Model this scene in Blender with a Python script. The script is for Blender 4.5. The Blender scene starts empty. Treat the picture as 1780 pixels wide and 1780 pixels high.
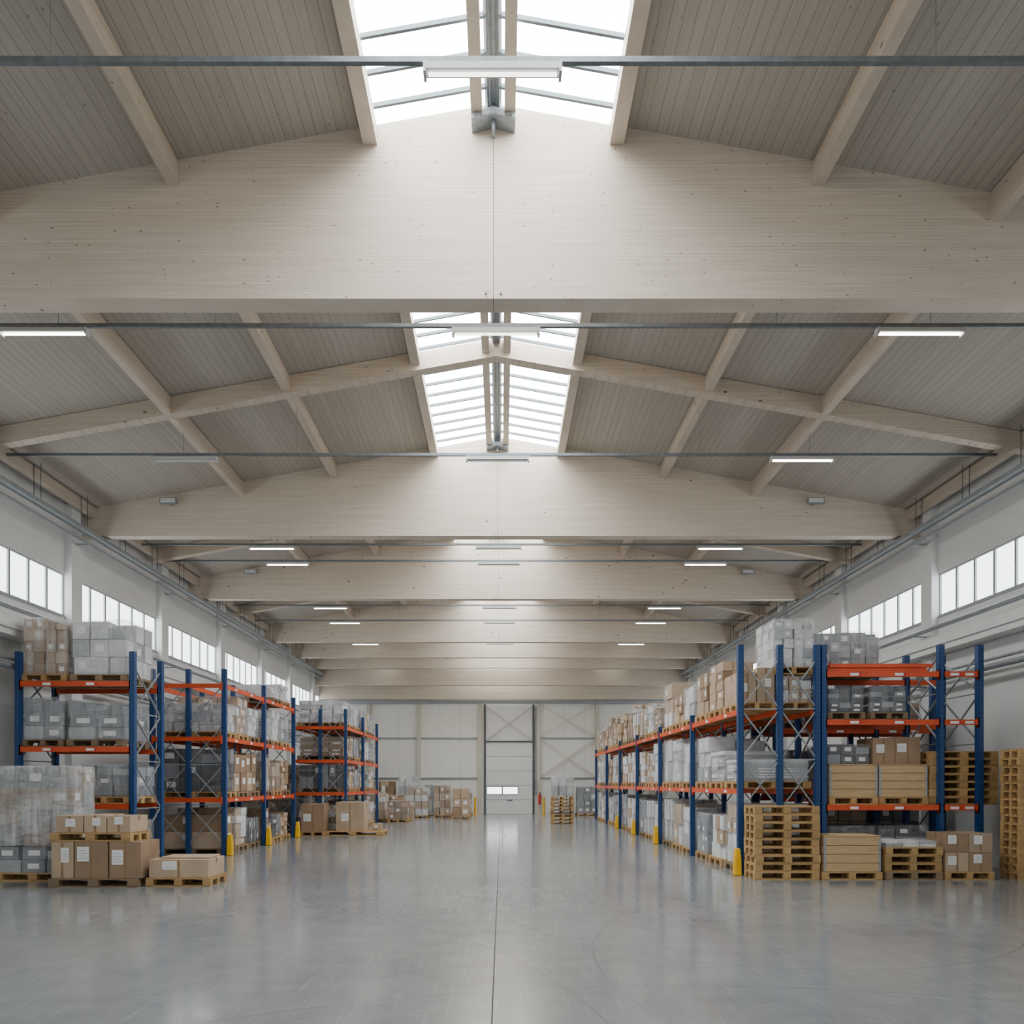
import bpy, bmesh, math, random
from mathutils import Vector, Matrix, noise
random.seed(7)
scene = bpy.context.scene
COL = scene.collection
R = random.uniform

# ------------------------------------------------------------------ materials
def newmat(name):
    m = bpy.data.materials.new(name); m.use_nodes = True
    nt = m.node_tree
    b = nt.nodes["Principled BSDF"]
    return m, nt, b
def N(nt, t, **kw):
    n = nt.nodes.new(t)
    for k, v in kw.items(): setattr(n, k, v)
    return n
def L(nt, a, b): nt.links.new(a, b)
def math_(nt, op, a, b=None, c=None):
    n = nt.nodes.new("ShaderNodeMath"); n.operation = op
    for i, v in enumerate((a, b, c)):
        if v is None: continue
        if isinstance(v, (int, float)): n.inputs[i].default_value = v
        else: L(nt, v, n.inputs[i])
    return n.outputs[0]
def mixc(nt, f, a, b, blend='MIX'):
    n = nt.nodes.new("ShaderNodeMix"); n.data_type = 'RGBA'; n.blend_type = blend
    def s(i, v):
        if isinstance(v, (int, float)): n.inputs[i].default_value = v
        elif isinstance(v, tuple): n.inputs[i].default_value = (*v, 1) if len(v) == 3 else v
        else: L(nt, v, n.inputs[i])
    s(0, f); s(6, a); s(7, b)
    return n.outputs[2]
def noise_(nt, vec, scale, detail=3, rough=.5, dist=0):
    n = N(nt, "ShaderNodeTexNoise"); n.inputs["Scale"].default_value = scale
    n.inputs["Detail"].default_value = detail; n.inputs["Roughness"].default_value = rough
    n.inputs["Distortion"].default_value = dist
    if vec is not None: L(nt, vec, n.inputs["Vector"])
    return n.outputs["Fac"]
def mapped(nt, src, scale=(1,1,1), rot=(0,0,0)):
    n = N(nt, "ShaderNodeMapping"); n.inputs["Scale"].default_value = scale; n.inputs["Rotation"].default_value = rot
    L(nt, src, n.inputs["Vector"]); return n.outputs[0]
def ramp(nt, f, lo, hi, a=0, b=1):
    n = N(nt, "ShaderNodeMapRange"); n.inputs[1].default_value = lo; n.inputs[2].default_value = hi
    n.inputs[3].default_value = a; n.inputs[4].default_value = b
    L(nt, f, n.inputs[0]); return n.outputs[0]
def pos(nt): return N(nt, "ShaderNodeNewGeometry").outputs["Position"]
def objc(nt): return N(nt, "ShaderNodeTexCoord").outputs["Object"]
def sep(nt, v):
    n = N(nt, "ShaderNodeSeparateXYZ"); L(nt, v, n.inputs[0]); return n.outputs
def bump(nt, b, h, strength=.2, dist=.01):
    n = N(nt, "ShaderNodeBump"); n.inputs["Strength"].default_value = strength; n.inputs["Distance"].default_value = dist
    L(nt, h, n.inputs["Height"]); L(nt, n.outputs[0], b.inputs["Normal"])

def plain(name, col, rough=.5, metal=0, var=.12, scale=6):
    m, nt, b = newmat(name)
    f = noise_(nt, pos(nt), scale, 4)
    c = mixc(nt, ramp(nt, f, .3, .7), tuple(x*(1-var) for x in col), tuple(min(1, x*(1+var)) for x in col))
    L(nt, c, b.inputs["Base Color"]); b.inputs["Roughness"].default_value = rough; b.inputs["Metallic"].default_value = metal
    return m
def emis(name, col, st):
    m, nt, b = newmat(name)
    nt.nodes.remove(b)
    e = N(nt, "ShaderNodeEmission"); e.inputs[0].default_value = (*col, 1); e.inputs[1].default_value = st
    L(nt, e.outputs[0], nt.nodes["Material Output"].inputs[0]); return m

def timber(name, c0, c1, lam=.042):
    m, nt, b = newmat(name)
    p = pos(nt)
    grain = noise_(nt, mapped(nt, p, (.8, 1.2, 38)), 1.0, 6, .7)
    blot = noise_(nt, p, .9, 3)
    c = mixc(nt, ramp(nt, grain, .34, .66), c0, c1)
    s = sep(nt, p)[2]
    q = math_(nt, 'DIVIDE', s, lam)
    wn = N(nt, "ShaderNodeTexWhiteNoise", noise_dimensions='1D'); L(nt, math_(nt, 'FLOOR', q), wn.inputs["W"])
    c = mixc(nt, math_(nt, 'MULTIPLY', wn.outputs["Value"], .13), c, (.48, .38, .28))
    line = math_(nt, 'LESS_THAN', math_(nt, 'FRACT', q), .10)
    c = mixc(nt, math_(nt, 'MULTIPLY', line, .25), c, (.25, .19, .14))
    c = mixc(nt, math_(nt, 'MULTIPLY', ramp(nt, blot, .35, .75), .12), c, (.48, .40, .31))
    for sc, th, gate, st in ((3.6, .13, .45, .85), (8.0, .14, .45, .6)):
        v = N(nt, "ShaderNodeTexVoronoi"); v.inputs["Scale"].default_value = sc
        L(nt, mapped(nt, p, (.8, .8, 1.4)), v.inputs["Vector"])
        rs = sep(nt, v.outputs["Color"])
        k = math_(nt, 'LESS_THAN', v.outputs["Distance"], math_(nt, 'MULTIPLY', rs[0], th))
        k = math_(nt, 'MULTIPLY', k, math_(nt, 'GREATER_THAN', rs[1], gate))
        c = mixc(nt, math_(nt, 'MULTIPLY', k, st), c, (.15, .10, .07))
    L(nt, c, b.inputs["Base Color"]); b.inputs["Roughness"].default_value = .6
    bump(nt, b, grain, .06)
    return m
M_beam = timber("whitewashed_glulam", (.60, .52, .42), (.75, .67, .57))
M_purlin = timber("whitewashed_purlin", (.51, .435, .35), (.65, .57, .475), .05)

def plank_mat():
    m, nt, b = newmat("ceiling_planks")
    p = pos(nt); s = sep(nt, p)
    q = math_(nt, 'DIVIDE', s[0], .125)
    fr = math_(nt, 'FRACT', q); fl = math_(nt, 'FLOOR', q)
    wn = N(nt, "ShaderNodeTexWhiteNoise", noise_dimensions='1D'); L(nt, fl, wn.inputs["W"])
    grain = noise_(nt, mapped(nt, p, (30, .7, 30)), 1, 4, .6)
    c = mixc(nt, ramp(nt, grain, .3, .7), (.41, .375, .325), (.49, .45, .395))
    c = mixc(nt, math_(nt, 'MULTIPLY', wn.outputs["Value"], .2), c, (.33, .295, .25))
    line = math_(nt, 'LESS_THAN', fr, .055)
    c = mixc(nt, math_(nt, 'MULTIPLY', line, .6), c, (.12, .10, .085))
    v = N(nt, "ShaderNodeTexVoronoi"); v.inputs["Scale"].default_value = 4.0
    L(nt, mapped(nt, p, (1.2, .8, 1)), v.inputs["Vector"])
    k = math_(nt, 'LESS_THAN', v.outputs["Distance"], .06)
    c = mixc(nt, math_(nt, 'MULTIPLY', k, .5), c, (.17, .14, .11))
    L(nt, c, b.inputs["Base Color"]); b.inputs["Roughness"].default_value = .7
    return m
M_plank = plank_mat()

def floor_mat():
    m, nt, b = newmat("polished_concrete")
    p = pos(nt)
    a = noise_(nt, p, .35, 5, .6); d = noise_(nt, p, 3.0, 6, .7); f = noise_(nt, p, 60, 3, .6)
    c = mixc(nt, ramp(nt, a, .35, .65), (.185, .197, .20), (.25, .262, .262))
    c = mixc(nt, math_(nt, 'MULTIPLY', ramp(nt, d, .4, .7), .35), c, (.31, .32, .315))
    c = mixc(nt, math_(nt, 'MULTIPLY', ramp(nt, f, .5, .75), .3), c, (.12, .127, .13))
    scr = noise_(nt, mapped(nt, p, (26, 1.0, 1), (0, 0, .7)), 1, 4, .7)
    scr2 = noise_(nt, mapped(nt, p, (1.0, 30, 1), (0, 0, .35)), 1, 4, .7)
    c = mixc(nt, math_(nt, 'MULTIPLY', ramp(nt, scr, .56, .70), .28), c, (.39, .40, .395))
    c = mixc(nt, math_(nt, 'MULTIPLY', ramp(nt, scr2, .56, .72), .28), c, (.11, .118, .122))
    for (cx, cy, rad) in ((5.5, 6.5, 4.6), (-6.0, 3.5, 6.9), (1.5, -2.0, 7.8), (3.2, 9.5, 3.2)):
        sx = sep(nt, p)
        dx = math_(nt, 'SUBTRACT', sx[0], cx); dy = math_(nt, 'SUBTRACT', sx[1], cy)
        r = math_(nt, 'SQRT', math_(nt, 'ADD', math_(nt, 'MULTIPLY', dx, dx), math_(nt, 'MULTIPLY', dy, dy)))
        ln = math_(nt, 'LESS_THAN', math_(nt, 'ABSOLUTE', math_(nt, 'SUBTRACT', r, rad)), .012)
        c = mixc(nt, math_(nt, 'MULTIPLY', math_(nt, 'MULTIPLY', ln, ramp(nt, d, .35, .6)), .35), c, (.08, .085, .09))
    L(nt, c, b.inputs["Base Color"])
    rr = math_(nt, 'ADD', ramp(nt, d, .3, .7, .10, .19), ramp(nt, scr, .5, .7, 0, .08))
    L(nt, rr, b.inputs["Roughness"])
    b.inputs["IOR"].default_value = 1.75
    bump(nt, b, noise_(nt, p, 5, 3), .05, .01)
    return m
M_floor = floor_mat()
M_joint = plain("floor_joint_filler", (.03, .03, .03), .7)
M_wall = plain("painted_white_wall", (.76, .77, .765), .6, 0, .03, 1.5)

def backwall_mat():
    m, nt, b = newmat("white_panel_wall")
    s = sep(nt, pos(nt))
    f = math_(nt, 'FRACT', math_(nt, 'DIVIDE', s[0], 1.15))
    l = math_(nt, 'LESS_THAN', f, .025)
    g = math_(nt, 'FRACT', math_(nt, 'DIVIDE', math_(nt, 'ADD', s[2], .35), 2.25))
    l2 = math_(nt, 'LESS_THAN', g, .02)
    c = mixc(nt, math_(nt, 'MULTIPLY', math_(nt, 'MAXIMUM', l, l2), .35), (.90, .90, .86), (.45, .45, .43))
    L(nt, c, b.inputs["Base Color"]); b.inputs["Roughness"].default_value = .55
    return m
M_back = backwall_mat()
M_white = plain("white_paint", (.82, .83, .83), .4, 0, .03)
M_lamp = plain("grey_lamp_housing", (.50, .51, .51), .4, 0, .03)
M_cream = plain("cream_steel_column", (.62, .58, .49), .5, 0, .04)
M_steel = plain("galvanised_steel", (.33, .365, .39), .4, .35, .15, 12)
M_rail = plain("dull_galvanised_rail", (.19, .215, .23), .45, .3, .15, 12)
M_steeld = plain("dark_steel", (.10, .115, .13), .45, .3, .2)
M_frame = plain("window_frame_grey", (.36, .39, .41), .5, 0, .05)
M_bar = plain("glazing_bar", (.10, .13, .15), .5, .2, .05)
M_sky = emis("daylit_skylight_sheet", (.96, .985, 1.0), 17.5)
M_win = emis("daylit_window_sheet", (.93, .975, 1.0), 4.8)
M_tube = emis("lit_tube_cover", (1.0, .95, .86), 18)
M_tubedim = emis("dim_tube_cover", (1.0, .95, .86), 5)
M_tubeoff = plain("unlit_tube_cover", (.70, .71, .71), .4)
def post_mat():
    m, nt, b = newmat("blue_perforated_upright")
    s = sep(nt, objc(nt))
    ax = math_(nt, 'ABSOLUTE', s[0])
    col = math_(nt, 'MULTIPLY', math_(nt, 'GREATER_THAN', ax, .016), math_(nt, 'LESS_THAN', ax, .03))
    row = math_(nt, 'LESS_THAN', math_(nt, 'FRACT', math_(nt, 'DIVIDE', s[2], .075)), .4)
    h = math_(nt, 'MULTIPLY', col, row)
    c = mixc(nt, h, (.011, .058, .19), (.01, .015, .03))
    L(nt, c, b.inputs["Base Color"]); b.inputs["Roughness"].default_value = .4
    return m
M_blue = post_mat()
M_orange = plain("orange_load_beam", (.68, .085, .02), .42, 0, .12, 3)
M_yellow = plain("yellow_guard", (.88, .50, .01), .45, 0, .08)
M_sticker = plain("white_sticker", (.85, .85, .84), .5, 0, .05, 30)
M_red = plain("red_sticker", (.6, .04, .03), .5)
M_tape = plain("packing_tape_brown", (.30, .19, .10), .25)

def card(name, col):
    m, nt, b = newmat(name)
    oi = N(nt, "ShaderNodeObjectInfo")
    f = noise_(nt, pos(nt), 3, 4)
    c = mixc(nt, ramp(nt, f, .3, .7), tuple(x*.85 for x in col), tuple(min(1,x*1.12) for x in col))
    c = mixc(nt, math_(nt, 'MULTIPLY', oi.outputs["Random"], .38), c, tuple(x*.55 for x in col))
    L(nt, c, b.inputs["Base Color"]); b.inputs["Roughness"].default_value = .65
    bump(nt, b, noise_(nt, pos(nt), 14, 3), .12)
    return m
M_card = card("brown_cardboard", (.35, .235, .145))
M_cardl = card("light_cardboard", (.52, .39, .27))
M_cardw = card("white_cardboard", (.74, .75, .76))
M_cardm = card("silver_grey_cardboard", (.46, .48, .50))
M_cardg = card("grey_cardboard", (.25, .27, .295))
M_cardd = card("dark_cardboard", (.075, .08, .09))

def wood(name, c0, c1, sc=(3, 3, 30)):
    m, nt, b = newmat(name)
    oi = N(nt, "ShaderNodeObjectInfo")
    g = noise_(nt, mapped(nt, pos(nt), sc), 1.4, 5, .65)
    c = mixc(nt, ramp(nt, g, .3, .72), c0, c1)
    c = mixc(nt, math_(nt, 'MULTIPLY', oi.outputs["Random"], .45), c, tuple(x*.5 for x in c0))
    L(nt, c, b.inputs["Base Color"]); b.inputs["Roughness"].default_value = .7
    bump(nt, b, g, .15); return m
M_pal = wood("pallet_wood", (.40, .24, .09), (.61, .40, .18))
M_pald = wood("weathered_pallet_wood", (.22, .15, .085), (.36, .26, .155))
M_crate = wood("pale_crate_wood", (.50, .33, .165), (.65, .465, .255), (2, 2, 24))

def film(name, lo, hi, tint=(.88, .90, .915)):
    m, nt, b = newmat(name)
    p = pos(nt)
    w = noise_(nt, mapped(nt, p, (1.3, 1.3, 4.5), (.55, .5, 0)), 1.8, 2, .5, 1.0)
    v = noise_(nt, mapped(nt, p, (9, 9, .9), (-.10, .08, 0)), 1.3, 3, .55, .4)
    big = noise_(nt, p, 1.7, 2)
    s = math_(nt, 'ADD', math_(nt, 'MULTIPLY', w, .35), math_(nt, 'MULTIPLY', v, .65))
    ridge = math_(nt, 'SUBTRACT', 1.0, math_(nt, 'MULTIPLY', math_(nt, 'ABSOLUTE', math_(nt, 'SUBTRACT', w, .5)), 16.0))
    ridge = math_(nt, 'MAXIMUM', ridge, 0.0)
    al = math_(nt, 'ADD', ramp(nt, s, .38, .62, lo, hi), math_(nt, 'MULTIPLY', ridge, .10))
    al = math_(nt, 'MULTIPLY', al, ramp(nt, big, .3, .7, .6, 1.2))
    al = math_(nt, 'MINIMUM', al, 1.0)
    L(nt, al, b.inputs["Alpha"])
    b.inputs["Base Color"].default_value = (*tint, 1)
    b.inputs["Roughness"].default_value = .10
    b.inputs["Specular IOR Level"].default_value = 1.0
    b.inputs["Coat Weight"].default_value = .5
    bump(nt, b, math_(nt, 'ADD', s, math_(nt, 'MULTIPLY', ridge, .05)), 1.0, .06)
    return m
F_thin = film("clear_stretch_film", .03, .20)
F_mid = film("milky_stretch_film", .08, .36)
F_thick = film("dense_stretch_film", .30, .72, (.84, .85, .855))

# ------------------------------------------------------------------ mesh helpers
class MB:
    def __init__(s): s.v = []; s.f = []; s.m = []
    def box(s, x0, x1, y0, y1, z0, z1, mi=0):
        n = len(s.v)
        s.v += [(x0,y0,z0),(x1,y0,z0),(x1,y1,z0),(x0,y1,z0),(x0,y0,z1),(x1,y0,z1),(x1,y1,z1),(x0,y1,z1)]
        for q in ((0,3,2,1),(4,5,6,7),(0,1,5,4),(1,2,6,5),(2,3,7,6),(3,0,4,7)):
            s.f.append(tuple(n+i for i in q)); s.m.append(mi)
        return s
    def bar(s, a, b, w, h=None, mi=0, up=(0,0,1)):
        h = h or w
        a = Vector(a); b = Vector(b); d = (b-a).normalized()
        u = Vector(up)
        if abs(d.dot(u)) > .98: u = Vector((0,1,0))
        sd = d.cross(u).normalized()*w/2; uu = sd.cross(d).normalized()*h/2
        n = len(s.v)
        for p in (a, b):
            for q in (-sd-uu, sd-uu, sd+uu, -sd+uu): s.v.append(tuple(p+q))
        for q in ((3,2,1,0),(4,5,6,7),(0,1,5,4),(1,2,6,5),(2,3,7,6),(3,0,4,7)):
            s.f.append(tuple(n+i for i in q)); s.m.append(mi)
        return s
    def cyl(s, a, b, r, seg=12, r2=None, mi=0):
        r2 = r if r2 is None else r2
        a = Vector(a); b = Vector(b); d = (b-a).normalized()
        u = Vector((0,0,1)) if abs(d.z) < .9 else Vector((1,0,0))
        x = d.cross(u).normalized(); y = d.cross(x).normalized()
        n = len(s.v)
        for p, rr in ((a, r), (b, r2)):
            for i in range(seg):
                t = 2*math.pi*i/seg; s.v.append(tuple(p + x*rr*math.cos(t) + y*rr*math.sin(t)))
        for i in range(seg):
            j = (i+1) % seg; s.f.append((n+i, n+seg+i, n+seg+j, n+j)); s.m.append(mi)
        s.f.append(tuple(n+i for i in range(seg))); s.m.append(mi)
        s.f.append(tuple(n+seg+i for i in reversed(range(seg)))); s.m.append(mi)
        return s
    def prism_y(s, prof, y0, y1, mi=0):
        n = len(s.v); k = len(prof)
        s.v += [(x, y0, z) for x, z in prof] + [(x, y1, z) for x, z in prof]
        s.f.append(tuple(n+i for i in range(k))); s.m.append(mi)
        s.f.append(tuple(n+k+i for i in reversed(range(k)))); s.m.append(mi)
        for i in range(k):
            j = (i+1) % k; s.f.append((n+i, n+k+i, n+k+j, n+j)); s.m.append(mi)
        return s
    def mesh(s, name, mats):
        me = bpy.data.meshes.new(name); me.from_pydata(s.v, [], s.f)
        for m in mats: me.materials.append(m)
        me.polygons.foreach_set("material_index", s.m)
        bm = bmesh.new(); bm.from_mesh(me); bmesh.ops.recalc_face_normals(bm, faces=bm.faces); bm.to_mesh(me); bm.free()
        me.update(); return me
def ob(name, me, loc=(0,0,0), parent=None, label=None, category=None, group=None, kind=None, scale=None, mat=None, bev=0, rz=0):
    o = bpy.data.objects.new(name, me); o.location = loc
    if rz: o.rotation_euler = (0, 0, rz)
    if scale: o.scale = scale
    if parent: o.parent = parent
    if label: o["label"] = label
    if category: o["category"] = category
    if group: o["group"] = group
    if kind: o["kind"] = kind
    COL.objects.link(o)
    if mat:
        for i, m in enumerate(mat if isinstance(mat, (list, tuple)) else [mat]):
            o.material_slots[i].link = 'OBJECT'; o.material_slots[i].material = m
    if bev:
        b = o.modifiers.new("bevel", 'BEVEL'); b.width = bev; b.segments = 2
    return o
def one(name, mb, mats, **kw): return ob(name, mb.mesh(name, mats), **kw)

# ------------------------------------------------------------------ shell
Y0, Y1 = -6.0, 38.5
RX = -.1
def Zr(x): return 9.97 - .178*abs(x-RX)
ZB = 7.6
one("floor", MB().box(-10.4, 10.4, Y0, Y1+.3, -.2, 0), [M_floor], kind="structure", label="polished grey concrete slab floor with faint scuffs", category="floor")
one("trim_1", MB().box(-.075, -.065, Y0, Y1, 0, .002), [M_joint], kind="structure", label="dark control joint running along the concrete floor", category="floor joint")

def slab(xa, xb):
    return [(xa, Zr(xa)), (xb, Zr(xb)), (xb, Zr(xb)+.16), (xa, Zr(xa)+.16)]
for xa, xb in ((-10.4, -1.62), (1.42, 10.4)):
    one("ceiling", MB().prism_y(slab(xa, xb), Y0, Y1+.3), [M_plank], kind="structure",
        label="sloping plank-lined ceiling of whitewashed boards", category="ceiling")
one("ceiling", MB().prism_y([(-1.62, Zr(-1.62)), (RX, Zr(RX)), (1.42, Zr(1.42)), (1.42, Zr(1.42)+.16), (RX, Zr(RX)+.16), (-1.62, Zr(-1.62)+.16)], Y0, .4), [M_plank], kind="structure",
    label="unseen plank-closed ridge bay, added to darken the near roof", category="ceiling")  # out-of-view bay closed instead of glazed, to cut light on the near roof

cols = [2.0, 5.6, 8.9, 12.1, 16.0, 20.2, 24.4, 28.5, 32.3, 36.2]
WZ0, WZ1 = 5.52, 6.5
PW = .2
wn = 1
for side, sx in (("left", -1), ("right", 1)):
    mb = MB()
    def bx(a, b, *r):
        lo, hi = sorted((sx*a, sx*b)); mb.box(lo, hi, *r)
    bx(10, 10.3, Y0, Y1+.3, 0, WZ0)
    bx(10, 10.3, Y0, Y1+.3, WZ1, Zr(10)+.0)
    bx(10, 10.3, Y0, cols[0]-PW, WZ0, WZ1)
    for c in cols: bx(10, 10.3, c-PW, c+PW, WZ0, WZ1)
    bx(10, 10.3, Y1-.6, Y1+.3, WZ0, WZ1)
    one("wall_"+side, mb, [M_wall], kind="structure", label="white painted wall with high strip windows", category="wall")
    for i, c in enumerate(cols):
        a = c+PW; b = (cols[i+1]-PW) if i+1 < len(cols) else Y1-.6
        fb = MB()
        n = max(2, round((b-a)/.62))
        def fx(u0, u1, *r):
            lo, hi = sorted((sx*u0, sx*u1)); fb.box(lo, hi, *r)
        fx(10.02, 10.08, a, b, WZ0, WZ0+.04); fx(10.02, 10.08, a, b, WZ1-.04, WZ1)
        fx(9.97, 10.06, a, b, WZ0-.04, WZ0)
        for k in range(n+1):
            y = a + (b-a)*k/n; w = .025
            fx(10.02, 10.08, max(a, y-w), min(b, y+w), WZ0+.04, WZ1-.04)
        w = one("window_%d" % wn, fb, [M_frame], kind="structure", label="high strip window with grey mullions and bright daylight", category="window", )
        lo, hi = sorted((sx*10.06, sx*10.07))
        one("glazing", MB().box(lo, hi, a, b, WZ0+.02, WZ1-.02), [M_win], parent=w)
        wn += 1
tn = 2
for sx in (-1, 1):
    for c in cols[2:]:
        lo, hi = sorted((sx*9.84, sx*10))
        one("trim_%d" % tn, MB().box(lo, hi, c-.2, c+.2, 0, 8.1), [M_wall], kind="structure", label="white concrete wall column", category="column"); tn += 1
    za, zb, xo = 4.62, 4.95, 9.62
    lo, hi = sorted((sx*xo, sx*9.99))
    one("trim_%d" % tn, MB().box(lo, hi, Y0, Y1, za, zb-.2).box(*sorted((sx*(xo-.05), sx*9.99)), Y0, Y1, zb-.2, zb), [M_white], kind="structure", label="white horizontal ledge beam along the wall", category="ledge"); tn += 1

mb = MB().box(-10.3, 10.3, Y1, Y1+.3, 0, 6.6)
mb.prism_y([(-10.3, 6.6), (10.3, 6.6), (10.3, Zr(10.3)), (RX, Zr(RX)), (-10.3, Zr(-10.3))], Y1, Y1+.3)
one("wall_back", mb, [M_back], kind="structure", label="white panelled end wall", category="wall")
for x in (-7.4, -4.6, -1.22, 2.05, 5.3, 8.2):
    one("trim_%d" % tn, MB().box(x-.1, x+.1, Y1-.2, Y1, 0, 6.25).box(x-.16, x+.16, Y1-.22, Y1, 0, .04), [M_cream], kind="structure", label="cream steel column on the end wall", category="column"); tn += 1
for z in (2.0, 4.22):
    for (xa, xb) in ((-10, -1.34), (2.15, 10)):
        one("trim_%d" % tn, MB().box(xa, xb, Y1-.06, Y1, z-.04, z+.04), [M_steel], kind="structure", label="thin steel rail along the panelled wall", category="rail"); tn += 1
one("trim_%d" % tn, MB().box(-10, 10, Y1-.3, Y1-.22, 6.12, 6.3), [M_steel], kind="structure", label="steel header rail", category="rail"); tn += 1

def half_beam_profile(side, zb):
    xa = RX + .003*side
    if side < 0: return [(-9.99, zb), (xa, zb), (xa, Zr(RX)), (-9.99, Zr(-9.99))]
    return [(xa, zb), (9.99, zb), (9.99, Zr(9.99)), (xa, Zr(RX))]
beams = [.4, 8.4, 16.45, 22.05, 28.75, 32.3, 35.3]
TH = .25
for yb in beams:
    me = MB().prism_y(half_beam_profile(-1, ZB), yb, yb+TH).prism_y(half_beam_profile(1, ZB), yb, yb+TH)
    b = one("timber_beam", me, [M_beam], label="deep whitewashed glulam roof beam with pitched top edge", category="beam", group="glulam roof beams")
    one("joint_seam", MB().box(RX-.003, RX+.003, yb+.01, yb+TH-.01, ZB+.01, Zr(RX)-.01), [M_joint], parent=b)
    for dx in (-.09, .09):
        one("bolt", MB().cyl((RX+dx, yb-.012, ZB+.06), (RX+dx, yb, ZB+.06), .014, 8), [M_steeld], parent=b)
    br = MB()
    zt = Zr(RX)
    br.box(RX-.02, RX+.02, yb-.12, yb, zt-.42, zt-.02)
    for s in (-1, 1):
        br.prism_y([(RX, zt-.30), (RX+s*.26, zt-.36), (RX+s*.26, zt-.30), (RX, zt-.22)], yb-.2, yb)
        br.prism_y([(RX+s*.01, zt-.24), (RX+s*.10, zt-.28), (RX+s*.10, zt-.02), (RX+s*.01, zt-.02)], yb-.012, yb)
        for q in (.06, .16, .22):
            br.cyl((RX+s*q, yb-.21, zt-.325), (RX+s*q, yb-.2, zt-.325), .012, 8)
    one("steel_bracket", br, [M_steel], parent=b)
one("timber_beam", MB().box(-9.99, 9.99, 37.9, 38.15, 6.32, 7.3), [M_beam], label="straight whitewashed glulam header beam by the end wall", category="beam", group="header beams")
one("timber_beam", MB().box(-9.99, 9.99, 36.9, 37.15, 6.95, 7.8), [M_beam], label="straight whitewashed glulam header beam by the end wall", category="beam", group="header beams")

rafters = [4.4, 12.8, 19.3, 25.4]
for yr in rafters:
    xs = [-9.83, -1.55, RX, 1.35, 9.83]
    top = [(x, Zr(x)-.01) for x in xs]; bot = [(x, Zr(x)-.34) for x in reversed(xs)]
    one("timber_rafter", MB().prism_y(top+bot, yr, yr+.18), [M_purlin], label="slim pitched whitewashed timber rafter", category="rafter", group="slim rafters")
stops = sorted([(b, b+TH) for b in beams] + [(r, r+.18) for r in rafters])
segs = []; cur = Y0
for a, b in stops:
    segs.append((cur, a)); cur = b
segs.append((cur, Y1))
for (a, b) in segs:
    for (xc, w, d) in ((RX-1.5, .17, .22), (RX+1.5, .17, .22), (-4.0, .14, .28), (3.85, .14, .28), (-6.2, .13, .33), (6.0, .13, .33), (-9.72, .16, .22), (9.72, .16, .22)):
        zt = min(Zr(xc-w/2), Zr(xc+w/2))
        one("timber_purlin", MB().box(xc-w/2, xc+w/2, a+.002, b-.002, zt-d, zt), [M_purlin], label="whitewashed timber purlin running under the ceiling boards", category="purlin", group="roof purlins")
    for s in (-1, 1):
        xc = RX+s*.2
        one("ridge_purlin", MB().box(xc-.065, xc+.065, a+.002, b-.002, 9.68, 9.91), [M_purlin], label="narrow paired timber member along the ridge skylight", category="purlin", group="ridge members")
    one("conduit", MB().box(RX-.07, RX+.07, a+.01, b-.01, 9.86, 9.88).cyl((RX-.03, a+.01, 9.845), (RX-.03, b-.01, 9.845), .018, 8).cyl((RX+.04, a+.01, 9.85), (RX+.04, b-.01, 9.85), .012, 8),
        [M_steel], label="grey conduit pair on a steel strip along the ridge", category="conduit", group="ridge conduits")

bays = [(beams[i], beams[i+1]) for i in range(len(beams)-1)] + [(35.3, Y1)]
for (a, b) in bays:
    for s in (-1, 1):
        fr = MB()
        xe = RX+s*1.52; xr = RX+s*.04
        n = int((b-a)/.38)
        for k in range(n):
            y = a + (b-a)*(k+.5)/n
            fr.bar((xe, y, Zr(xe)+.04), (xr, y, Zr(xr)+.04), .03, .05)
        fr.bar((xe, a, Zr(xe)+.05), (xe, b, Zr(xe)+.05), .04, .06)
        w = one("window_%d" % wn, fr, [M_bar], kind="structure", label="ridge skylight with translucent panels and dark glazing bars", category="skylight"); wn += 1
        g = MB()
        g.v = [(xe, a, Zr(xe)+.07), (xe, b, Zr(xe)+.07), (RX, b, Zr(RX)+.07), (RX, a, Zr(RX)+.07)]; g.f = [(0,1,2,3)]; g.m = [0]
        one("glazing", g, [M_sky], parent=w)
one("trim_%d" % tn, MB().box(RX-.1, RX+.1, .4, Y1, 9.98, 10.02), [M_frame], kind="structure", label="grey ridge capping over the skylight", category="ridge cap"); tn += 1
for s in (-1, 1):
    xs = RX+s*1.6
    one("trim_%d" % tn, MB().box(xs-.08, xs+.08, Y0, Y1, Zr(xs)+.0, Zr(xs)+.2), [M_white], kind="structure", label="white upstand along the skylight edge", category="upstand"); tn += 1

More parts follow.
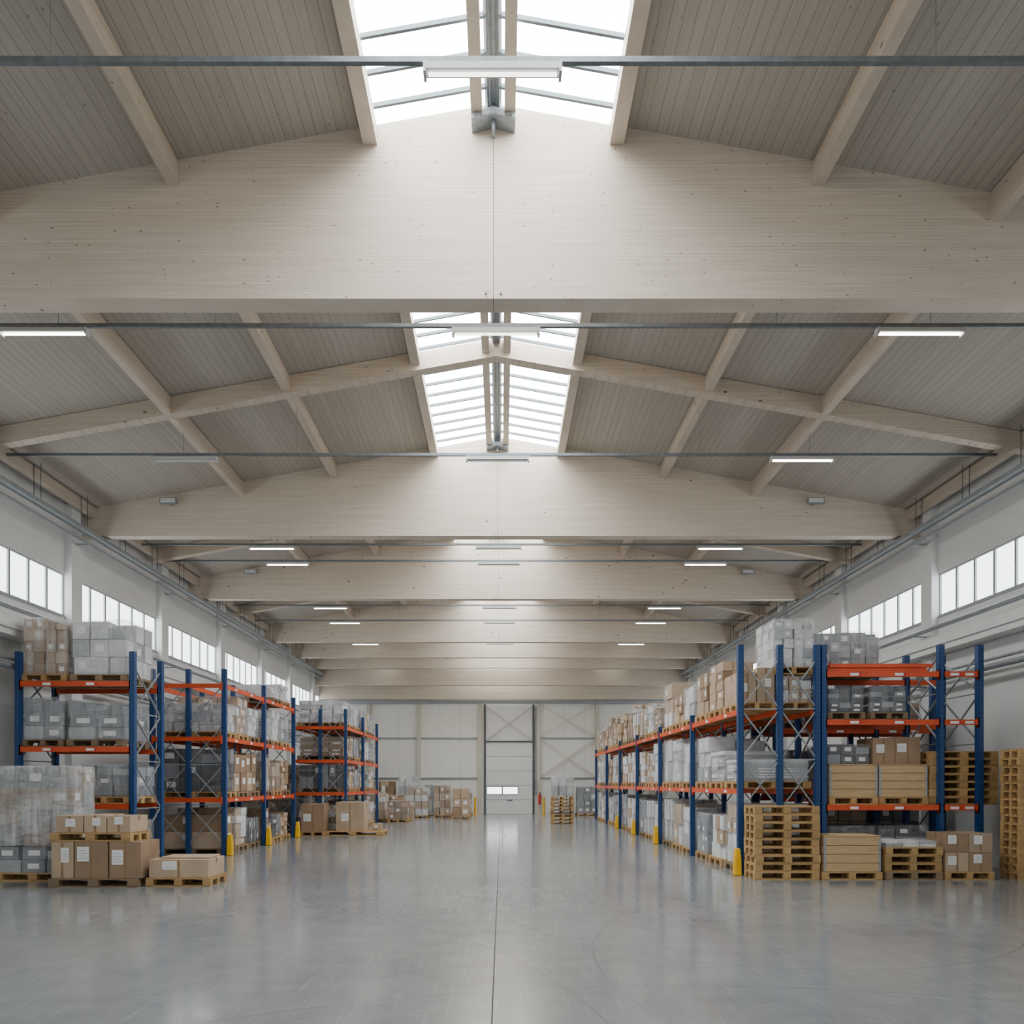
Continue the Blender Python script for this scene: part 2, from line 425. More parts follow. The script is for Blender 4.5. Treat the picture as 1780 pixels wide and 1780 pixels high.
# ------------------------------------------------------------------ services
rows = [6.12, 9.66, 13.45, 18.5, 19.85, 24.8, 27.1, 31.2, 33.9, 36.3]
for y in rows:
    mb = MB().box(-9.83, 9.83, y-.02, y+.02, 8.08, 8.13)
    for x in (-6.2, 6.0, -4.0, 3.85):
        zt = Zr(x)-.33 if abs(x) > 5 else Zr(x)-.28
        mb.cyl((x, y, 8.12), (x, y, zt+.0), .004, 6)
    one("lighting_rail", mb, [M_rail], label="thin galvanised lighting rail spanning the hall", category="rail", group="lighting rails")
for r, y in enumerate(rows):
    for c, x in enumerate((-6.15, -.08, 5.85)):
        if y == rows[0] and c != 1: continue
        if r == 1 and c == 0: x = -6.4
        on = not (r == 2 and c < 2) and not (r > 2 and c == 1)
        w = .60
        f = one("strip_light", MB().prism_y([(-w, .06), (-w, 0), (w, 0), (w, .06)], -.045, .045).box(-.5, -.46, -.015, .015, .06, .08).box(.46, .5, -.015, .015, .06, .08), [M_lamp], loc=(x, y, 8.0),
                label=("lit" if on else "unlit")+" white linear fluorescent fixture hung under a rail", category="light fixture", group="linear ceiling lights")
        one("lamp_tube", MB().cyl((-w+.03, 0, -.014), (w-.03, 0, -.014), .015, 10), [M_tubeoff if not on else (M_tubedim if c == 1 else M_tube)], parent=f)
        for s in (-1, 1):
            one("end_cap", MB().box(s*w-.012, s*w+.012, -.05, .05, -.032, .065), [M_lamp], parent=f)

for sx in (-1, 1):
    x = sx*9.55
    mb = MB()
    mb.box(x-.09, x-.08, Y0, Y1-.3, 7.46, 7.54).box(x+.08, x+.09, Y0, Y1-.3, 7.46, 7.54).box(x-.09, x+.09, Y0, Y1-.3, 7.45, 7.46)
    t = one("cable_tray", mb, [M_steel], label="galvanised cable tray hung along the wall head", category="cable tray", group="cable trays")
    y = 9.4
    while y < 37:
        for q in (-.07, .07):
            one("hanger_rod", MB().cyl((x+q, y, 7.46), (x+q, y, Zr(x)), .007, 6), [M_steeld], parent=t)
        y += 1.6
    for q, rr in ((-.03, .025), (.035, .02)):
        one("cable", MB().cyl((x+q, Y0, 7.48), (x+q, Y1-.4, 7.48), rr, 8), [M_steeld], parent=t)
    for z, rr, xo in ((5.15, .05, 9.6), (4.0, .06, 9.62), (4.15, .03, 9.64), (7.28, .035, 9.64)):
        o = one("wall_pipe", MB().cyl((sx*xo, Y0, z), (sx*xo, Y1-.3, z), rr, 10), [M_steel], label="grey service pipe clamped along the wall", category="pipe", group="wall pipes")
        for c in cols[2:]:
            one("pipe_clamp", MB().box(*sorted((sx*(xo-.05), sx*9.85)), c-.02, c+.02, z-rr-.02, z-rr+.01), [M_steel], parent=o)
for (x, y, z) in ((-7.85, 16.45, 8.35), (7.4, 16.45, 8.35), (-7.95, 22.05, 8.4), (7.8, 22.05, 8.4)):
    f = one("flood_light", MB().box(-.2, .2, -.22, -.16, -.06, .08).box(-.03, .03, -.16, 0, -.03, .03), [M_steel], loc=(x, y, z), label="small square emergency floodlight bracketed to a beam", category="light fixture", group="emergency floodlights")
    one("lens", MB().box(-.17, .17, -.225, -.22, -.04, .06), [M_tubeoff], parent=f)

# ------------------------------------------------------------------ door
yd = Y1-.12
dx0, dx1 = -.93, 1.77
mb = MB()
for i in range(5):
    z0 = i*.8; mb.box(dx0+.06, dx1-.06, yd, yd+.05, z0+.01, z0+.79)
d = one("door_1", mb, [M_white], kind="structure", label="white sectional overhead door with two small windows", category="door")
one("panel_joint", MB().box(dx0+.06, dx1-.06, yd+.02, yd+.03, .0, 4.0), [M_steeld], parent=d)
for xx in (dx0, dx1):
    one("door_rail", MB().box(xx-.05, xx+.05, yd-.05, yd+.12, 0, 6.1), [M_steeld], parent=d)
one("door_lintel", MB().box(dx0+.05, dx1-.05, yd-.05, yd+.1, 4.0, 4.07), [M_steeld], parent=d)
one("upper_panel", MB().box(dx0+.06, dx1-.06, yd+.06, yd+.1, 4.07, 6.0), [M_white], parent=d)
for xa in (-.80, .08):
    one("door_window", MB().box(xa, xa+.8, yd-.01, yd, 1.12, 1.5), [M_win], parent=d)
one("window_rim", MB().box(-.84, .92, yd-.015, yd-.005, 1.07, 1.12).box(-.84, .92, yd-.015, yd-.005, 1.5, 1.55).box(-.84, -.80, yd-.015, yd-.005, 1.12, 1.5).box(.88, .92, yd-.015, yd-.005, 1.12, 1.5).box(0, .08, yd-.015, yd-.005, 1.12, 1.5), [M_frame], parent=d)
one("door_handle", MB().box(.3, .6, yd-.04, yd, .75, .78), [M_steeld], parent=d)
for k, (a, b) in enumerate((((-.85, 4.15), (1.7, 6.0)), ((-.85, 6.0), (1.7, 4.15)), ((2.15, 4.3), (5.2, 6.1)), ((2.15, 6.1), (5.2, 4.3)), ((2.15, 2.1), (5.2, 4.2)), ((2.15, 4.2), (5.2, 2.1)))):
    yy = Y1-.1-.03*(k % 2)
    if k < 2: yy -= .03
    one("cross_brace", MB().bar((a[0], yy, a[1]), (b[0], yy, b[1]), .02, .08, up=(0,1,0)), [M_cream], label="slim cream steel diagonal wall brace", category="brace", group="wall braces")
one("electrical_panel", MB().box(1.86, 2.0, Y1-.22, Y1-.02, 1.2, 1.9).box(1.9, 1.96, Y1-.1, Y1-.02, 1.9, 6), [M_steel], label="slim grey control box with conduit beside the door", category="control box")

# ------------------------------------------------------------------ racking
def upright_mesh(h):
    m = MB()
    m.box(-.05, .05, -.004, 0+.0, .01, h).box(-.05, -.044, 0, .07, .01, h).box(.044, .05, 0, .07, .01, h)
    m.box(-.05, .05, -.035, -.03, .01, h).box(-.05, -.045, -.035, 0, .01, h).box(.045, .05, -.035, 0, .01, h)
    m.box(-.07, .07, -.06, .08, 0, .01)
    return m.mesh("upright", [M_blue])
def rack(axis, run, depth, levels, h, label, endbeams=False, low=None, brace0=None):
    def P(u, v, z): return (u, v, z) if axis == 'x' else (v, u, z)
    root = bpy.data.objects.new("pallet_rack", None); COL.objects.link(root)
    root.location = P(run[0], depth[0], 0); base = Vector(root.location)
    root["label"] = label; root["category"] = "pallet rack"
    um = upright_mesh(h); ul = upright_mesh(low) if low else um
    for n_, u in enumerate(run):
        hh = h if (n_ == 0 or not low) else low
        for v in depth:
            ob("upright", um if hh == h else ul, Vector(P(u, v, 0))-base, root)
        br = MB()
        for va, vb in zip(depth[:-1], depth[1:]):
            z = brace0 if (brace0 and n_ > 0) else .25
            while z < hh-.5:
                z2 = min(z+.95, hh-.15)
                br.bar(P(u, va, z), P(u, vb, z2), .03, .02); br.bar(P(u, vb, z), P(u, va, z2), .03, .02)
                br.bar(P(u, va, z), P(u, vb, z), .03, .02)
                z = z2
        ob("cross_brace", br.mesh("cross_brace", [M_steel]), -base, root)
    def beam(a, b, z):
        a = Vector(a); b = Vector(b); Ln = (b-a).length
        m = MB()
        m.box(.045, Ln-.045, -.025, .025, -.10, 0).box(.03, .05, -.035, .035, -.16, .03).box(Ln-.05, Ln-.03, -.035, .035, -.16, .03)
        m.box(.05, Ln-.05, -.03, -.025, -.022, -.002)
        o = ob("load_beam", m.mesh("load_beam", [M_orange]), Vector((a.x, a.y, z))-base, root)
        o.rotation_euler = (0, 0, math.atan2(b.y-a.y, b.x-a.x))
        return o, Ln
    for i, (ua, ub) in enumerate(zip(run[:-1], run[1:])):
        for z in levels:
            for j, v in enumerate(depth):
                o, Ln = beam(P(ua, v, 0), P(ub, v, 0), z)
                if ua < 22 and ((axis == 'x' and j == 0) or (axis == 'y' and (j == 0 if v > 0 else j == len(depth)-1))):
                    for k in (.22, .6):
                        q = MB(); t0, t1 = (-.034, -.030) if (axis == 'x' or v < 0) else (.026, .030)
                        q.box(Ln*k, Ln*k+.16, t0, t1, -.08, -.03).box(Ln*k+.17, Ln*k+.21, t0, t1, -.08, -.03, 1)
                        lb = ob("shelf_label", q.mesh("shelf_label", [M_sticker, M_red]), o.location, root); lb.rotation_euler = o.rotation_euler
    if endbeams:
        for z in levels:
            a = P(run[0], depth[0], 0); b = P(run[0], depth[-1], 0)
            beam((a[0], a[1]-.06, 0), (b[0], b[1]-.06, 0), z)
    return root
AX = 4.48
AY = [12.95, 16.2, 19.5, 22.8, 26.1, 29.4, 32.7]
rack('y', AY, [AX, 5.22, 5.92], [1.6, 3.1], 4.3, "long blue and orange pallet racking run full of cartons", low=3.3)
rack('x', [6.04, 8.24, 8.97], [12.95, 14.05], [1.3, 2.9, 3.8], 4.3, "blue and orange pallet rack holding wooden crates and pallets", brace0=2.45)
rack('x', [-9.45, -7.22], [13.5, 14.6], [1.3, 2.42, 3.7], 4.28, "blue and orange pallet rack with tall wrapped loads on top")
rack('y', [16.3, 19.0, 21.7], [-8.25, -7.4, -6.55], [1.36, 2.8, 4.05], 4.4, "blue and orange pallet racking with sparsely filled top level", endbeams=True)
rack('y', [23.2, 26.1, 29.0], [-7.0, -6.1, -5.25], [1.4, 2.5, 3.62], 4.2, "blue and orange pallet racking with wrapped goods on every level", endbeams=True)
for k in range(6):
    kk, lv = k % 4, k // 4
    one("spare_beam", MB().box(0, 1.95-R(0,.25), 0, .05, 0, .07).box(-.005, .005, -.01, .06, 0, .09), [M_orange], loc=(6.14+R(0,.12), 13.02+.13*kk, 3.8+.091*lv),
        label="loose orange load beam lying on the rack", category="rack beam", group="spare orange rack beams")

def guard(x, y):
    m = MB()
    def ring(w, d, z): return [(-w, -d, z), (w, -d, z), (w, d, z), (-w, d, z)]
    m.v += ring(.07, .07, 0) + ring(.062, .062, .32) + ring(.048, .045, .5)
    for k in (0, 4):
        for i in range(4):
            j = (i+1) % 4; m.f.append((k+i, k+j, k+4+j, k+4+i)); m.m.append(0)
    m.f.append((8, 9, 10, 11)); m.m.append(0); m.f.append((3, 2, 1, 0)); m.m.append(0)
    one("post_protector", m, [M_yellow], loc=(x, y, 0), label="slim yellow guard at the foot of a rack post", category="post protector", group="yellow rack guards", bev=.02)
for y in (19.5, 22.8, 26.1): guard(AX-.13, y-.02)
guard(AX-.12, 12.78)
for y in (16.3, 19.0, 21.7): guard(-6.55+.14, y)

# ------------------------------------------------------------------ goods prototypes
def pallet_mesh():
    m = MB(); X = .6; Yd = .4
    for yc, w in ((-.33, .14), (-.165, .1), (0, .14), (.165, .1), (.33, .14)):
        m.box(-X, X, yc-w/2, yc+w/2, .122, .144)
    for xc in (-.53, 0, .53): m.box(xc-.07, xc+.07, -Yd, Yd, .1, .122)
    for xc in (-.53, 0, .53):
        for yc in (-.33, 0, .33): m.box(xc-.07, xc+.07, yc-.07 if yc else -.05, yc+.07 if yc else .05, .022, .1)
    for yc in (-.33, 0, .33): m.box(-X, X, yc-.06, yc+.06, 0, .022)
    return m.mesh("wooden_pallet", [M_pal])
PM = pallet_mesh()
def pallet(x, y, z, wx=1.2, dy=.8, rz=0, dark=False, group="wooden pallets under goods", label=None):
    return ob("wooden_pallet", PM, (x, y, z), rz=rz, scale=(wx/1.2, dy/.8, 1), mat=M_pald if dark else None,
              label=label or ("weathered wooden pallet under stacked goods" if dark else "light wooden euro pallet under stacked goods"), category="pallet", group=group)
def unit_block(nx, ny, nz, jit, seed):
    rnd = random.Random(seed); m = MB()
    for k in range(nz):
        for i in range(nx):
            for j in range(ny):
                hh = rnd.uniform(.35, .8) if (k == nz-1 and rnd.random() < .25 and nx*ny > 2) else .97
                g = .025
                a = [i/nx+g*rnd.random(), (i+1)/nx-g*rnd.random(), j/ny+g*rnd.random(), (j+1)/ny-g*rnd.random()]
                ox = rnd.uniform(-jit, jit); oy = rnd.uniform(-jit, jit)
                y0 = max(-.5, a[2]-.5+oy); y1 = min(.5, a[3]-.5+oy); x0 = max(-.5, a[0]-.5+ox); x1 = min(.5, a[1]-.5+ox)
                m.box(x0, x1, y0, y1, k/nz, (k+hh)/nz, 1 if rnd.random() < .3 else 0)
                if rnd.random() < .35 and j == 0:
                    cx = (x0+x1)/2; w = (x1-x0)*.25
                    m.box(cx-w, cx+w, y0-.004, y0-.001, (k+.3)/nz, (k+.7)/nz, 2)
                if rnd.random() < .3:
                    cy = (y0+y1)/2; w = (y1-y0)*.22
                    for sgn in (-1, 1):
                        if (sgn < 0 and i == 0) or (sgn > 0 and i == nx-1):
                            xx = (x0-.003) if sgn < 0 else (x1+.001)
                            m.box(xx, xx+.002, cy-w, cy+w, (k+.3)/nz, (k+.7)/nz, 2)
    return m.mesh("carton_block", [M_card, M_cardl, M_sticker])
BLK = {'a': [unit_block(3,2,4,.02,1), unit_block(3,3,3,.02,2), unit_block(2,2,3,.015,3), unit_block(4,3,5,.015,4), unit_block(3,2,2,.015,5), unit_block(3,3,4,.02,9), unit_block(3,2,5,.02,10)],
       'tall': [unit_block(5,4,3,.012,6), unit_block(6,5,2,.012,7)], 'flat': [unit_block(1,2,8,.01,11)]}
def unit_film(seed, n=12):
    bm = bmesh.new()
    bmesh.ops.create_cube(bm, size=1.0)
    bmesh.ops.subdivide_edges(bm, edges=bm.edges[:], cuts=n, use_grid_fill=True)
    for v in bm.verts:
        p = v.co.copy(); p.z += .5
        nn = noise.noise_vector(p*3 + Vector((seed*9, 0, 0)))
        n2 = noise.noise_vector(p*8 + Vector((seed*5, 3, 0)))
        k = 1.03 + .010*nn.x
        sh = max(0, p.z-.93)*.14
        v.co = Vector((p.x*(k-sh)+n2.x*.005, p.y*(k-sh)+n2.y*.005, p.z*1.02+(.015*nn.z if p.z > .9 else 0) + n2.z*.003))
        if p.z < .01: v.co.z = -.01+.01*n2.z
    me = bpy.data.meshes.new("stretch_film"); bm.to_mesh(me); bm.free()
    me.materials.append(F_mid)
    for p in me.polygons: p.use_smooth = True
    return me
FILMS = [unit_film(i) for i in range(4)]
STY = {'white': ((M_cardw, M_cardm, M_sticker), F_mid, "white cartons wrapped in milky stretch film"),
       'grey': ((M_cardg, M_cardm, M_sticker), F_mid, "grey boxes wrapped in milky stretch film"),
       'dark': ((M_cardd, M_cardg, M_sticker), F_thin, "dark boxes wrapped in clear stretch film"),
       'brown': ((M_card, M_cardl, M_sticker), F_thin, "brown cartons wrapped in clear stretch film"),
       'light': ((M_cardl, M_cardw, M_sticker), F_thin, "light cardboard cartons wrapped in clear film"),
       'pale': ((M_cardw, M_cardm, M_sticker), F_thin, "pale flat-packed goods wrapped in clear film"),
       'dense': ((M_cardg, M_card, M_sticker), F_thick, "goods densely wrapped in crumpled stretch film"),
       'bare': ((M_cardl, M_card, M_sticker), None, "brown cardboard cartons stacked in tight rows"),
       'barew': ((M_cardw, M_cardl, M_sticker), None, "white cartons stacked in tight rows")}
def wrapped(x, y, z, wx, dy, h, sty, where="on a pallet", tall=False, rz=0, blk=None, fm2=None):
    mats, fm, lab = STY[sty]
    me = blk or random.choice(BLK['tall'] if tall else BLK['a'])
    o = ob("wrapped_load" if fm else "carton_load", me, (x, y, z), scale=(wx, dy, h), mat=list(mats), rz=rz,
           label=lab+" "+where, category="wrapped goods" if fm else "stacked cartons", group="palletised goods")
    if fm: ob("stretch_film", random.choice(FILMS), (0,0,0), parent=o, mat=[fm2 or fm])
    return o
def carton(x, y, z, w, d, h, mat=None, sticker=True, rz=0, face='y', where="on a pallet", big=False):
    m = MB().box(-w/2, w/2, -d/2, d/2, 0, h)
    mat = mat or random.choice([M_card, M_card, M_cardl])
    o = one("cardboard_box", m, [mat], loc=(x, y, z), rz=rz, bev=.006, label=("white" if mat is M_cardw else "brown")+" cardboard carton with tape and label "+where, category="cardboard box", group="cardboard boxes")
    t = MB().box(-w/2-.001, w/2+.001, -.025, .025, h, h+.0015)
    t.box(-w/2-.0015, -w/2, -.025, .025, h*.72, h).box(w/2, w/2+.0015, -.025, .025, h*.72, h)
    t.box(-.02, .02, -d/2-.0015, -d/2, 0.01, h-.01)
    one("packing_tape", t, [M_tape], parent=o)
    if sticker:
        q = MB(); lw = min(.24 if big else .18, w*.36); a = R(-.42, -.05)*w; a = min(a, -.03-lw) if w > .45 else a
        lz = h*R(.35, .5); lh = min(.24 if big else .16, h*.45)
        q.box(a, a+lw, -d/2-.003, -d/2-.0018, lz, lz+lh)
        for i in range(4):
            q.box(a+lw*.1, a+lw*(.9-.15*(i % 2)), -d/2-.0036, -d/2-.003, lz+lh*(.18+.18*i), lz+lh*(.21+.18*i), 1)
        one("shipping_label", q, [M_sticker, M_steel], parent=o)
        if face == 'x':
            xx = (-1 if x > 0 else 1)*(w/2+.002)
            one("shipping_label", MB().box(xx-.001, xx+.001, -lw/2, lw/2, lz, lz+lh), [M_sticker], parent=o)
    return o
def crate(x, y, z, w, d, h):
    m = MB(); n = 4; bh = h/n
    for i in range(n):
        m.box(-w/2, w/2, -d/2, -d/2+.022, i*bh+.004, (i+1)*bh-.004)
        m.box(-w/2, w/2, d/2-.022, d/2, i*bh+.004, (i+1)*bh-.004)
        m.box(-w/2, -w/2+.022, -d/2+.022, d/2-.022, i*bh+.004, (i+1)*bh-.004)
        m.box(w/2-.022, w/2, -d/2+.022, d/2-.022, i*bh+.004, (i+1)*bh-.004)
    o = one("wooden_crate", m, [M_crate], loc=(x, y, z), bev=.003, label="pale pine crate built of stacked collar boards on a pallet", category="wooden crate", group="pine crates")
    one("lid", MB().box(-w/2-.005, w/2+.005, -d/2-.005, d/2+.005, h, h+.02), [M_crate], parent=o)
    for sx in (-1, 1):
        xa, xb = sorted((sx*(w/2-.035), sx*(w/2+.004)))
        one("corner_hinge", MB().box(xa, xb, -d/2-.005, -d/2, .02, h-.02), [M_steel], parent=o)
    return o
def stack(x, y, z, n, w=1.2, d=.8, group="stacked empty pallets", label="light wooden euro pallet in a tall stack of empties", pd=.12):
    for i in range(n):
        pallet(x+R(-.012, .012), y+R(-.01, .01), z+i*.1445, w, d, rz=R(-.012, .012), group=group, label=label, dark=random.random() < pd)

# ---- floor items beside the crate rack
stack(5.03, 12.42, 0, 9, 1.14, .55)
crate(6.17, 12.45, .144, 1.0, .6, .62); pallet(6.17, 12.45, 0, 1.06, .62)
stack(7.26, 12.45, 0, 4, 1.0, .6)
wrapped(7.24, 12.45, .579, .9, .5, .12, 'pale', "on stacked pallets", blk=BLK['a'][4])
pallet(8.24, 12.45, 0, .86, .62)
for k in range(2):
    for i in range(2): carton(8.03+.42*i, 12.45, .145+.34*k, .41, .56, .335, M_card if (i+k) % 2 else M_cardl)
stack(9.48, 12.3, 0, 16, .84, .5)
for x in (6.62, 7.56):
    pallet(x, 13.42, 1.3, .92, .9); crate(x, 13.42, 1.445, .9, .85, .60)
stack(8.71, 13.35, 1.3, 7, 1.3, .68, pd=0)
carton(7.28, 13.45, 2.07, .42, .6, .5, M_card); carton(7.74, 13.45, 2.07, .48, .6, .52, M_card)
wrapped(6.6, 13.5, 2.07, .8, .7, .38, 'dark', "on a wooden crate")
for x, w, s, h in ((6.5, .7, 'dark', .5), (7.3, .7, 'dark', .55)):
    pallet(x, 13.5, 2.9, w, 1.0, dark=True); wrapped(x, 13.5, 3.045, w*.95, .9, h-.05, s)
for x, w, h, s in ((6.4, .58, .72, 'grey'), (7.05, .86, .74, 'grey')):
    pallet(x, 13.85, 3.8, w, .45, dark=True); wrapped(x, 13.85, 3.945, w*.96, .45, h, s)
for x in (6.6, 7.6):
    pallet(x, 13.5, 0, .95, 1.0, dark=True); wrapped(x, 13.5, .145, .9, .9, .75, 'dark')
rack('x', [6.04, 8.24, 9.5], [15.2, 16.3], [1.4, 2.9], 4.1, "blue and orange pallet rack with dark goods between other racks")
for x, s, h, z in ((6.6, 'dark', .9, 1.4), (7.6, 'brown', 1.0, 1.4), (8.8, 'dark', .9, 1.4), (6.6, 'grey', .8, 2.9), (7.6, 'dark', .95, 2.9), (8.8, 'brown', .5, 2.9), (7.6, 'brown', 1.1, 0), (8.8, 'dark', 1.1, 0)):
    pallet(x, 15.75, z, .95, 1.1, dark=True); wrapped(x, 15.75, z+.145, .9, 1.0, h, s)

# ---- long run by the aisle
def run_loads(xc, wx, ys, level, hrange, styles, skip=.0, dy=.92):
    for y in ys:
        if random.random() < skip: continue
        h = R(*hrange); s = random.choice(styles)
        pallet(xc, y, level, wx, dy, dark=random.random() < .3)
        if s == 'cartons':
            nz = 2; hh = h/nz
            for k in range(nz):
                for j in range(2):
                    carton(xc, y+(j-.5)*dy*.48, level+.146+k*hh, wx*R(.85, .95), dy*.45, hh-.004, face='x')
        else:
            wrapped(xc+R(-.02, .02), y, level+.145, wx*.94, dy*.9, h, s, tall=random.random() < .25)
            if h < 1.0 and random.random() < .5 and level > 2 and xc > 0:
                wrapped(xc+R(-.1, .0), y+R(-.1, .1), level+.15+h, wx*R(.5, .75), dy*R(.5, .8), R(.18, .35), random.choice(['bare', 'barew', 'light']), "on top of another load", blk=BLK['a'][4])
for a, b in zip(AY[:-1], AY[1:]):
    ys = [a+.1+(b-a-.2)*(i+.5)/3 for i in range(3)]
    run_loads(5.18, 1.36, ys, 0, (.85, 1.2), ['white', 'pale', 'pale', 'barew', 'white', 'grey', 'light'])
    if a > 13:
        run_loads(5.18, 1.36, ys, 1.6, (.8, 1.15), ['white', 'pale', 'barew', 'light', 'white', 'bare'])
        run_loads(5.18, 1.36, ys, 3.1, (.65, 1.2), ['brown', 'light', 'barew', 'bare', 'white', 'bare', 'white'])
    else:
        pallet(5.2, ys[0], 1.6, 1.36, .92); wrapped(5.2, ys[0], 1.745, 1.3, .88, .42, 'pale', blk=BLK['flat'][0])
        pallet(5.2, ys[1], 1.6, 1.36, .92); wrapped(5.2, ys[1], 1.745, 1.3, .88, .62, 'pale', blk=BLK['flat'][0])
        run_loads(5.18, 1.36, ys[2:], 1.6, (.8, 1.0), ['pale', 'white'])
        for i, y in enumerate(ys):
            pallet(4.85, y, 3.1, .72, .92); pallet(5.58, y, 3.1, .66, .92)
            if i == 0:
                carton(4.68, y, 3.246, .33, .84, .58, M_cardl); carton(5.03, y, 3.246, .33, .84, .66, M_cardl)
                wrapped(5.58, y, 3.246, .62, .84, .5, 'light')
            else:
                wrapped(4.85, y, 3.246, .66, .84, R(.9, 1.05), 'bare'); wrapped(5.58, y, 3.246, .6, .84, .52, 'brown')
pallet(5.56, 13.6, 3.78, .8, .95); wrapped(5.56, 13.6, 3.925, .76, .9, .9, 'white')

# ---- wrapped-load rack
for (x, z, w, h, s) in ((-8.98, 3.7, .88, 1.1, 'brown'), (-7.9, 3.7, 1.12, 1.05, 'white'), (-9.0, 2.42, .8, .82, 'grey'), (-7.98, 2.42, 1.1, .74, 'grey'), (-7.8, 1.3, 1.0, .62, 'grey'), (-8.95, 1.3, .85, .6, 'dark'), (-8.9, 0, .9, .9, 'brown'), (-7.85, 0, 1.05, .8, 'brown')):
    pallet(x, 14.05, z, w, 1.05, dark=random.random() < .4); wrapped(x, 14.05, z+.145, w*.97, .98, h, s, fm2=F_mid if s == 'brown' else None)
# ---- second run
ys1 = [16.3+.12+(2.7-.24)*(i+.5)/3 for i in range(3)]; ys2 = [y+2.7 for y in ys1]
for n_, ys in enumerate((ys1, ys2)):
    run_loads(-7.4, 1.6, ys, 0, (.6, .95), ['brown', 'dark', 'cartons', 'light', 'bare'], dy=.76)
    run_loads(-7.4, 1.6, ys, 1.36, (.8, 1.1), ['cartons', 'dark', 'bare', 'light', 'brown'], dy=.76)
    run_loads(-7.4, 1.6, ys, 2.8, (.6, .95), ['brown', 'white', 'grey', 'light', 'bare'], dy=.76)
run_loads(-7.4, 1.6, ys2[1:], 4.05, (.3, .5), ['brown', 'white'], dy=.76)
# ---- third run
for a in (23.2, 26.1):
    ys = [a+.1+(2.9-.2)*(i+.5)/3 for i in range(3)]
    run_loads(-6.12, 1.6, ys, 0, (.7, .95), ['brown', 'light', 'brown', 'bare'], dy=.8)
    run_loads(-6.12, 1.6, ys, 1.4, (.6, .8), ['dark', 'bare', 'grey', 'light'], dy=.8)
    run_loads(-6.12, 1.6, ys, 2.5, (.6, .85), ['white', 'grey', 'brown', 'light'], dy=.8)
    run_loads(-6.12, 1.6, ys, 3.62, (.6, .95), ['white', 'grey', 'white', 'light'], dy=.8)
for y in (24.5, 26.5, 28.5, 30.5):
    pallet(-8.6, y, 0, 1.3, 1.3, dark=True)
    wrapped(-8.6, y, .145, 1.2, 1.2, 1.14, random.choice(['brown', 'bare', 'grey']), "in a tall pile")
    wrapped(-8.6, y, 1.31, 1.2, 1.2, 1.14, random.choice(['brown', 'bare', 'grey']), "in a tall pile")

# ---- goods standing on the floor by the wrapped-load rack
pallet(-8.15, 12.3, 0, 1.36, .62)
wrapped(-8.15, 12.3, .145, 1.30, .58, .46, 'grey', "on the floor", blk=BLK['a'][4], fm2=F_thin)
wrapped(-8.13, 12.3, .62, 1.36, .60, 1.36, 'dense', "in a tall bundle", blk=BLK['a'][0])
pallet(-6.68, 11.62, 0, 1.46, .68, dark=True)
for (x, w, m) in ((-7.2, .36, M_cardl), (-6.73, .54, M_card), (-6.17, .52, M_card)):
    carton(x, 11.62, .145, w, .62, .60, m, big=True)
pallet(-6.74, 11.62, .748, 1.32, .64)
for (x, w, h) in ((-7.10, .44, .28), (-6.68, .36, .29), (-6.29, .38, .27)):
    carton(x, 11.62, .894, w, .56, h, M_cardl)
pallet(-5.33, 11.72, 0, 1.06, .72)
carton(-5.33, 11.72, .145, .98, .66, .30, M_cardl, where="on a low pallet", big=True)
one("shallow_tray_lid", MB().box(-.4, .4, -.25, .25, 0, .03), [M_cardl], loc=(-5.28, 11.74, .448), rz=.05, bev=.005, label="flat cardboard tray lid lying on a carton", category="cardboard lid")

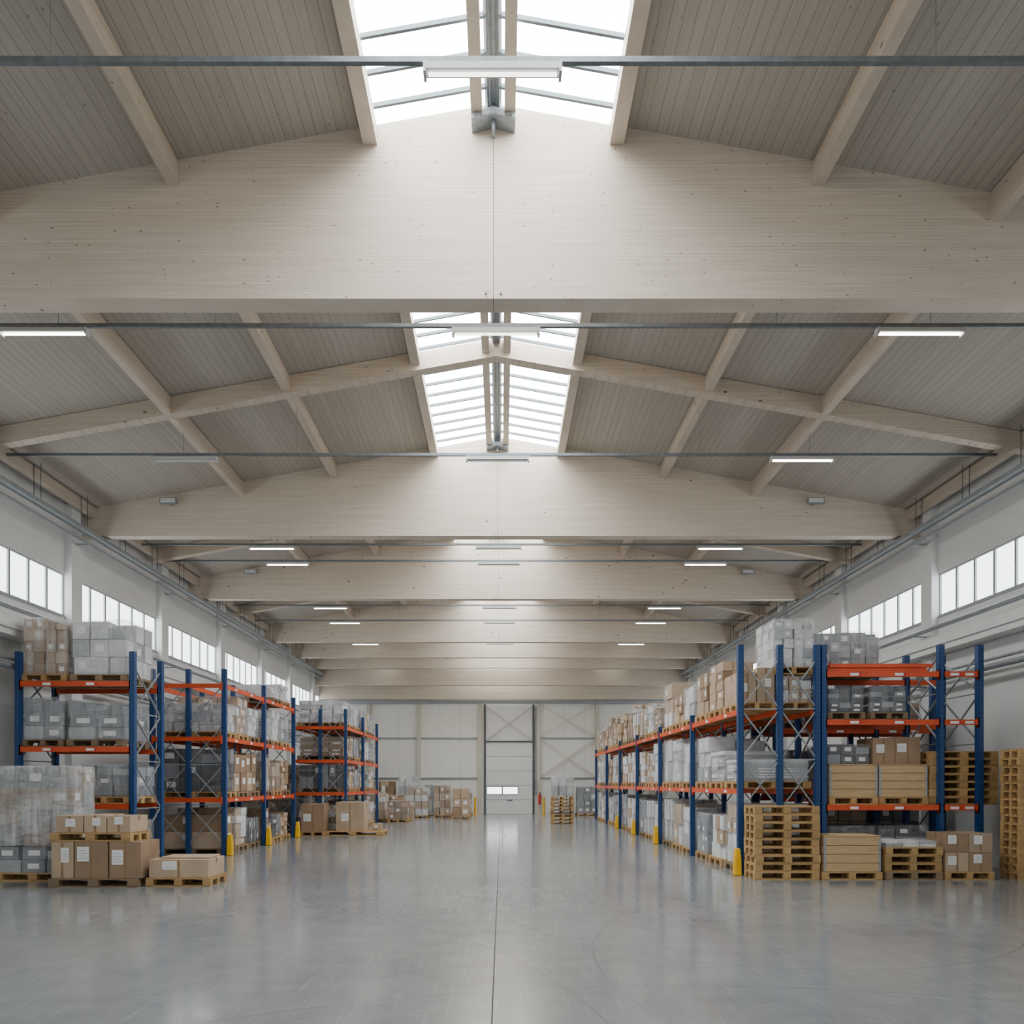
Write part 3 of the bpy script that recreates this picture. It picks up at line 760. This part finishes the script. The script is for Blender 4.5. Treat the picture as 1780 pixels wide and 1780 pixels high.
# ---- far goods on the floor
pallet(-4.85, 22.9, 0, 2.0, .9)
carton(-4.95, 22.9, .145, .92, .75, .95, M_cardl, big=True)
pallet(-6.1, 22.6, 0, .8, .7); carton(-6.1, 22.6, .145, .74, .62, .9, M_card, big=True)
carton(-4.15, 23.0, .146, .3, .4, .22, M_cardl)
for (x, y, w, h, s) in ((-6.35, 33.6, 1.25, 1.15, 'brown'), (-5.15, 33.2, .95, 1.0, 'bare'), (-5.6, 31.0, .9, 1.1, 'light'), (-4.5, 30.4, .9, .8, 'brown'), (-4.1, 34.2, 1.0, 1.35, 'light'), (-2.95, 34.6, .8, 1.45, 'brown'), (-1.95, 33.4, .85, 1.3, 'bare'), (-4.9, 36.8, 1.1, 1.9, 'white'), (-3.5, 37, 1.2, 1.5, 'grey'), (-2.1, 36.9, 1.1, 1.3, 'light'), (-7.6, 35.5, 1.2, 1.7, 'light'), (-8.8, 35.5, 1.0, 2.0, 'dark'), (-6.2, 36.6, 1.1, 1.7, 'bare')):
    pallet(x, y, 0, w, .9); wrapped(x, y, .145, w*.95, .85, h, s)
for i in range(3):
    carton(-5.1+.42*i, 31.9, 0, .38, .5, .5+.1*i, M_cardl, where="on the floor")
stack(2.55, 29.2, 0, 8, .9, .8)
for (x, y, w, h, s) in ((3.2, 36.6, 1.2, 1.9, 'white'), (4.5, 36.6, 1.1, 1.4, 'grey'), (5.7, 36.6, 1.1, 1.6, 'light')):
    pallet(x, y, 0, w, .9); wrapped(x, y, .145, w*.95, .8, h, s)
f = one("fire_extinguisher", MB().cyl((0,0,0), (0,0,.5), .075, 16).cyl((0,0,.5), (0,0,.57), .075, 16, .03).cyl((0,0,.57), (0,0,.62), .03, 10), [M_red], loc=(2.1, 38.2, .55), label="red fire extinguisher hung on a cream column", category="fire extinguisher")
one("extinguisher_hose", MB().bar((.03, -.02, .6), (.12, -.03, .5), .02).bar((.12, -.03, .5), (.11, -.04, .15), .02), [M_steeld], parent=f)
one("valve_handle", MB().box(-.06, .08, -.015, .015, .62, .65), [M_steeld], parent=f)
for x in (-1.45, 2.3):
    one("bollard", MB().cyl((0,0,0), (0,0,.95), .06, 12).box(-.12, .12, -.12, .12, 0, .015), [M_yellow], loc=(x, 37.7, 0), label="yellow steel bollard beside the overhead door", category="bollard", group="door bollards")

# ------------------------------------------------------------------ world + camera
w = bpy.data.worlds.new("overcast"); scene.world = w; w.use_nodes = True
bg = w.node_tree.nodes["Background"]; bg.inputs[0].default_value = (.92, .96, 1, 1); bg.inputs[1].default_value = .65
cam = bpy.data.cameras.new("camera"); co = bpy.data.objects.new("camera", cam); COL.objects.link(co)
co.location = (0, 0, 1.7); co.rotation_euler = (math.pi/2, 0, 0)
cam.sensor_width = 36; cam.sensor_fit = 'HORIZONTAL'; cam.lens = 1200/1780*36
cam.shift_x = 18/1780; cam.shift_y = 472/1780
cam.clip_end = 200
scene.camera = co
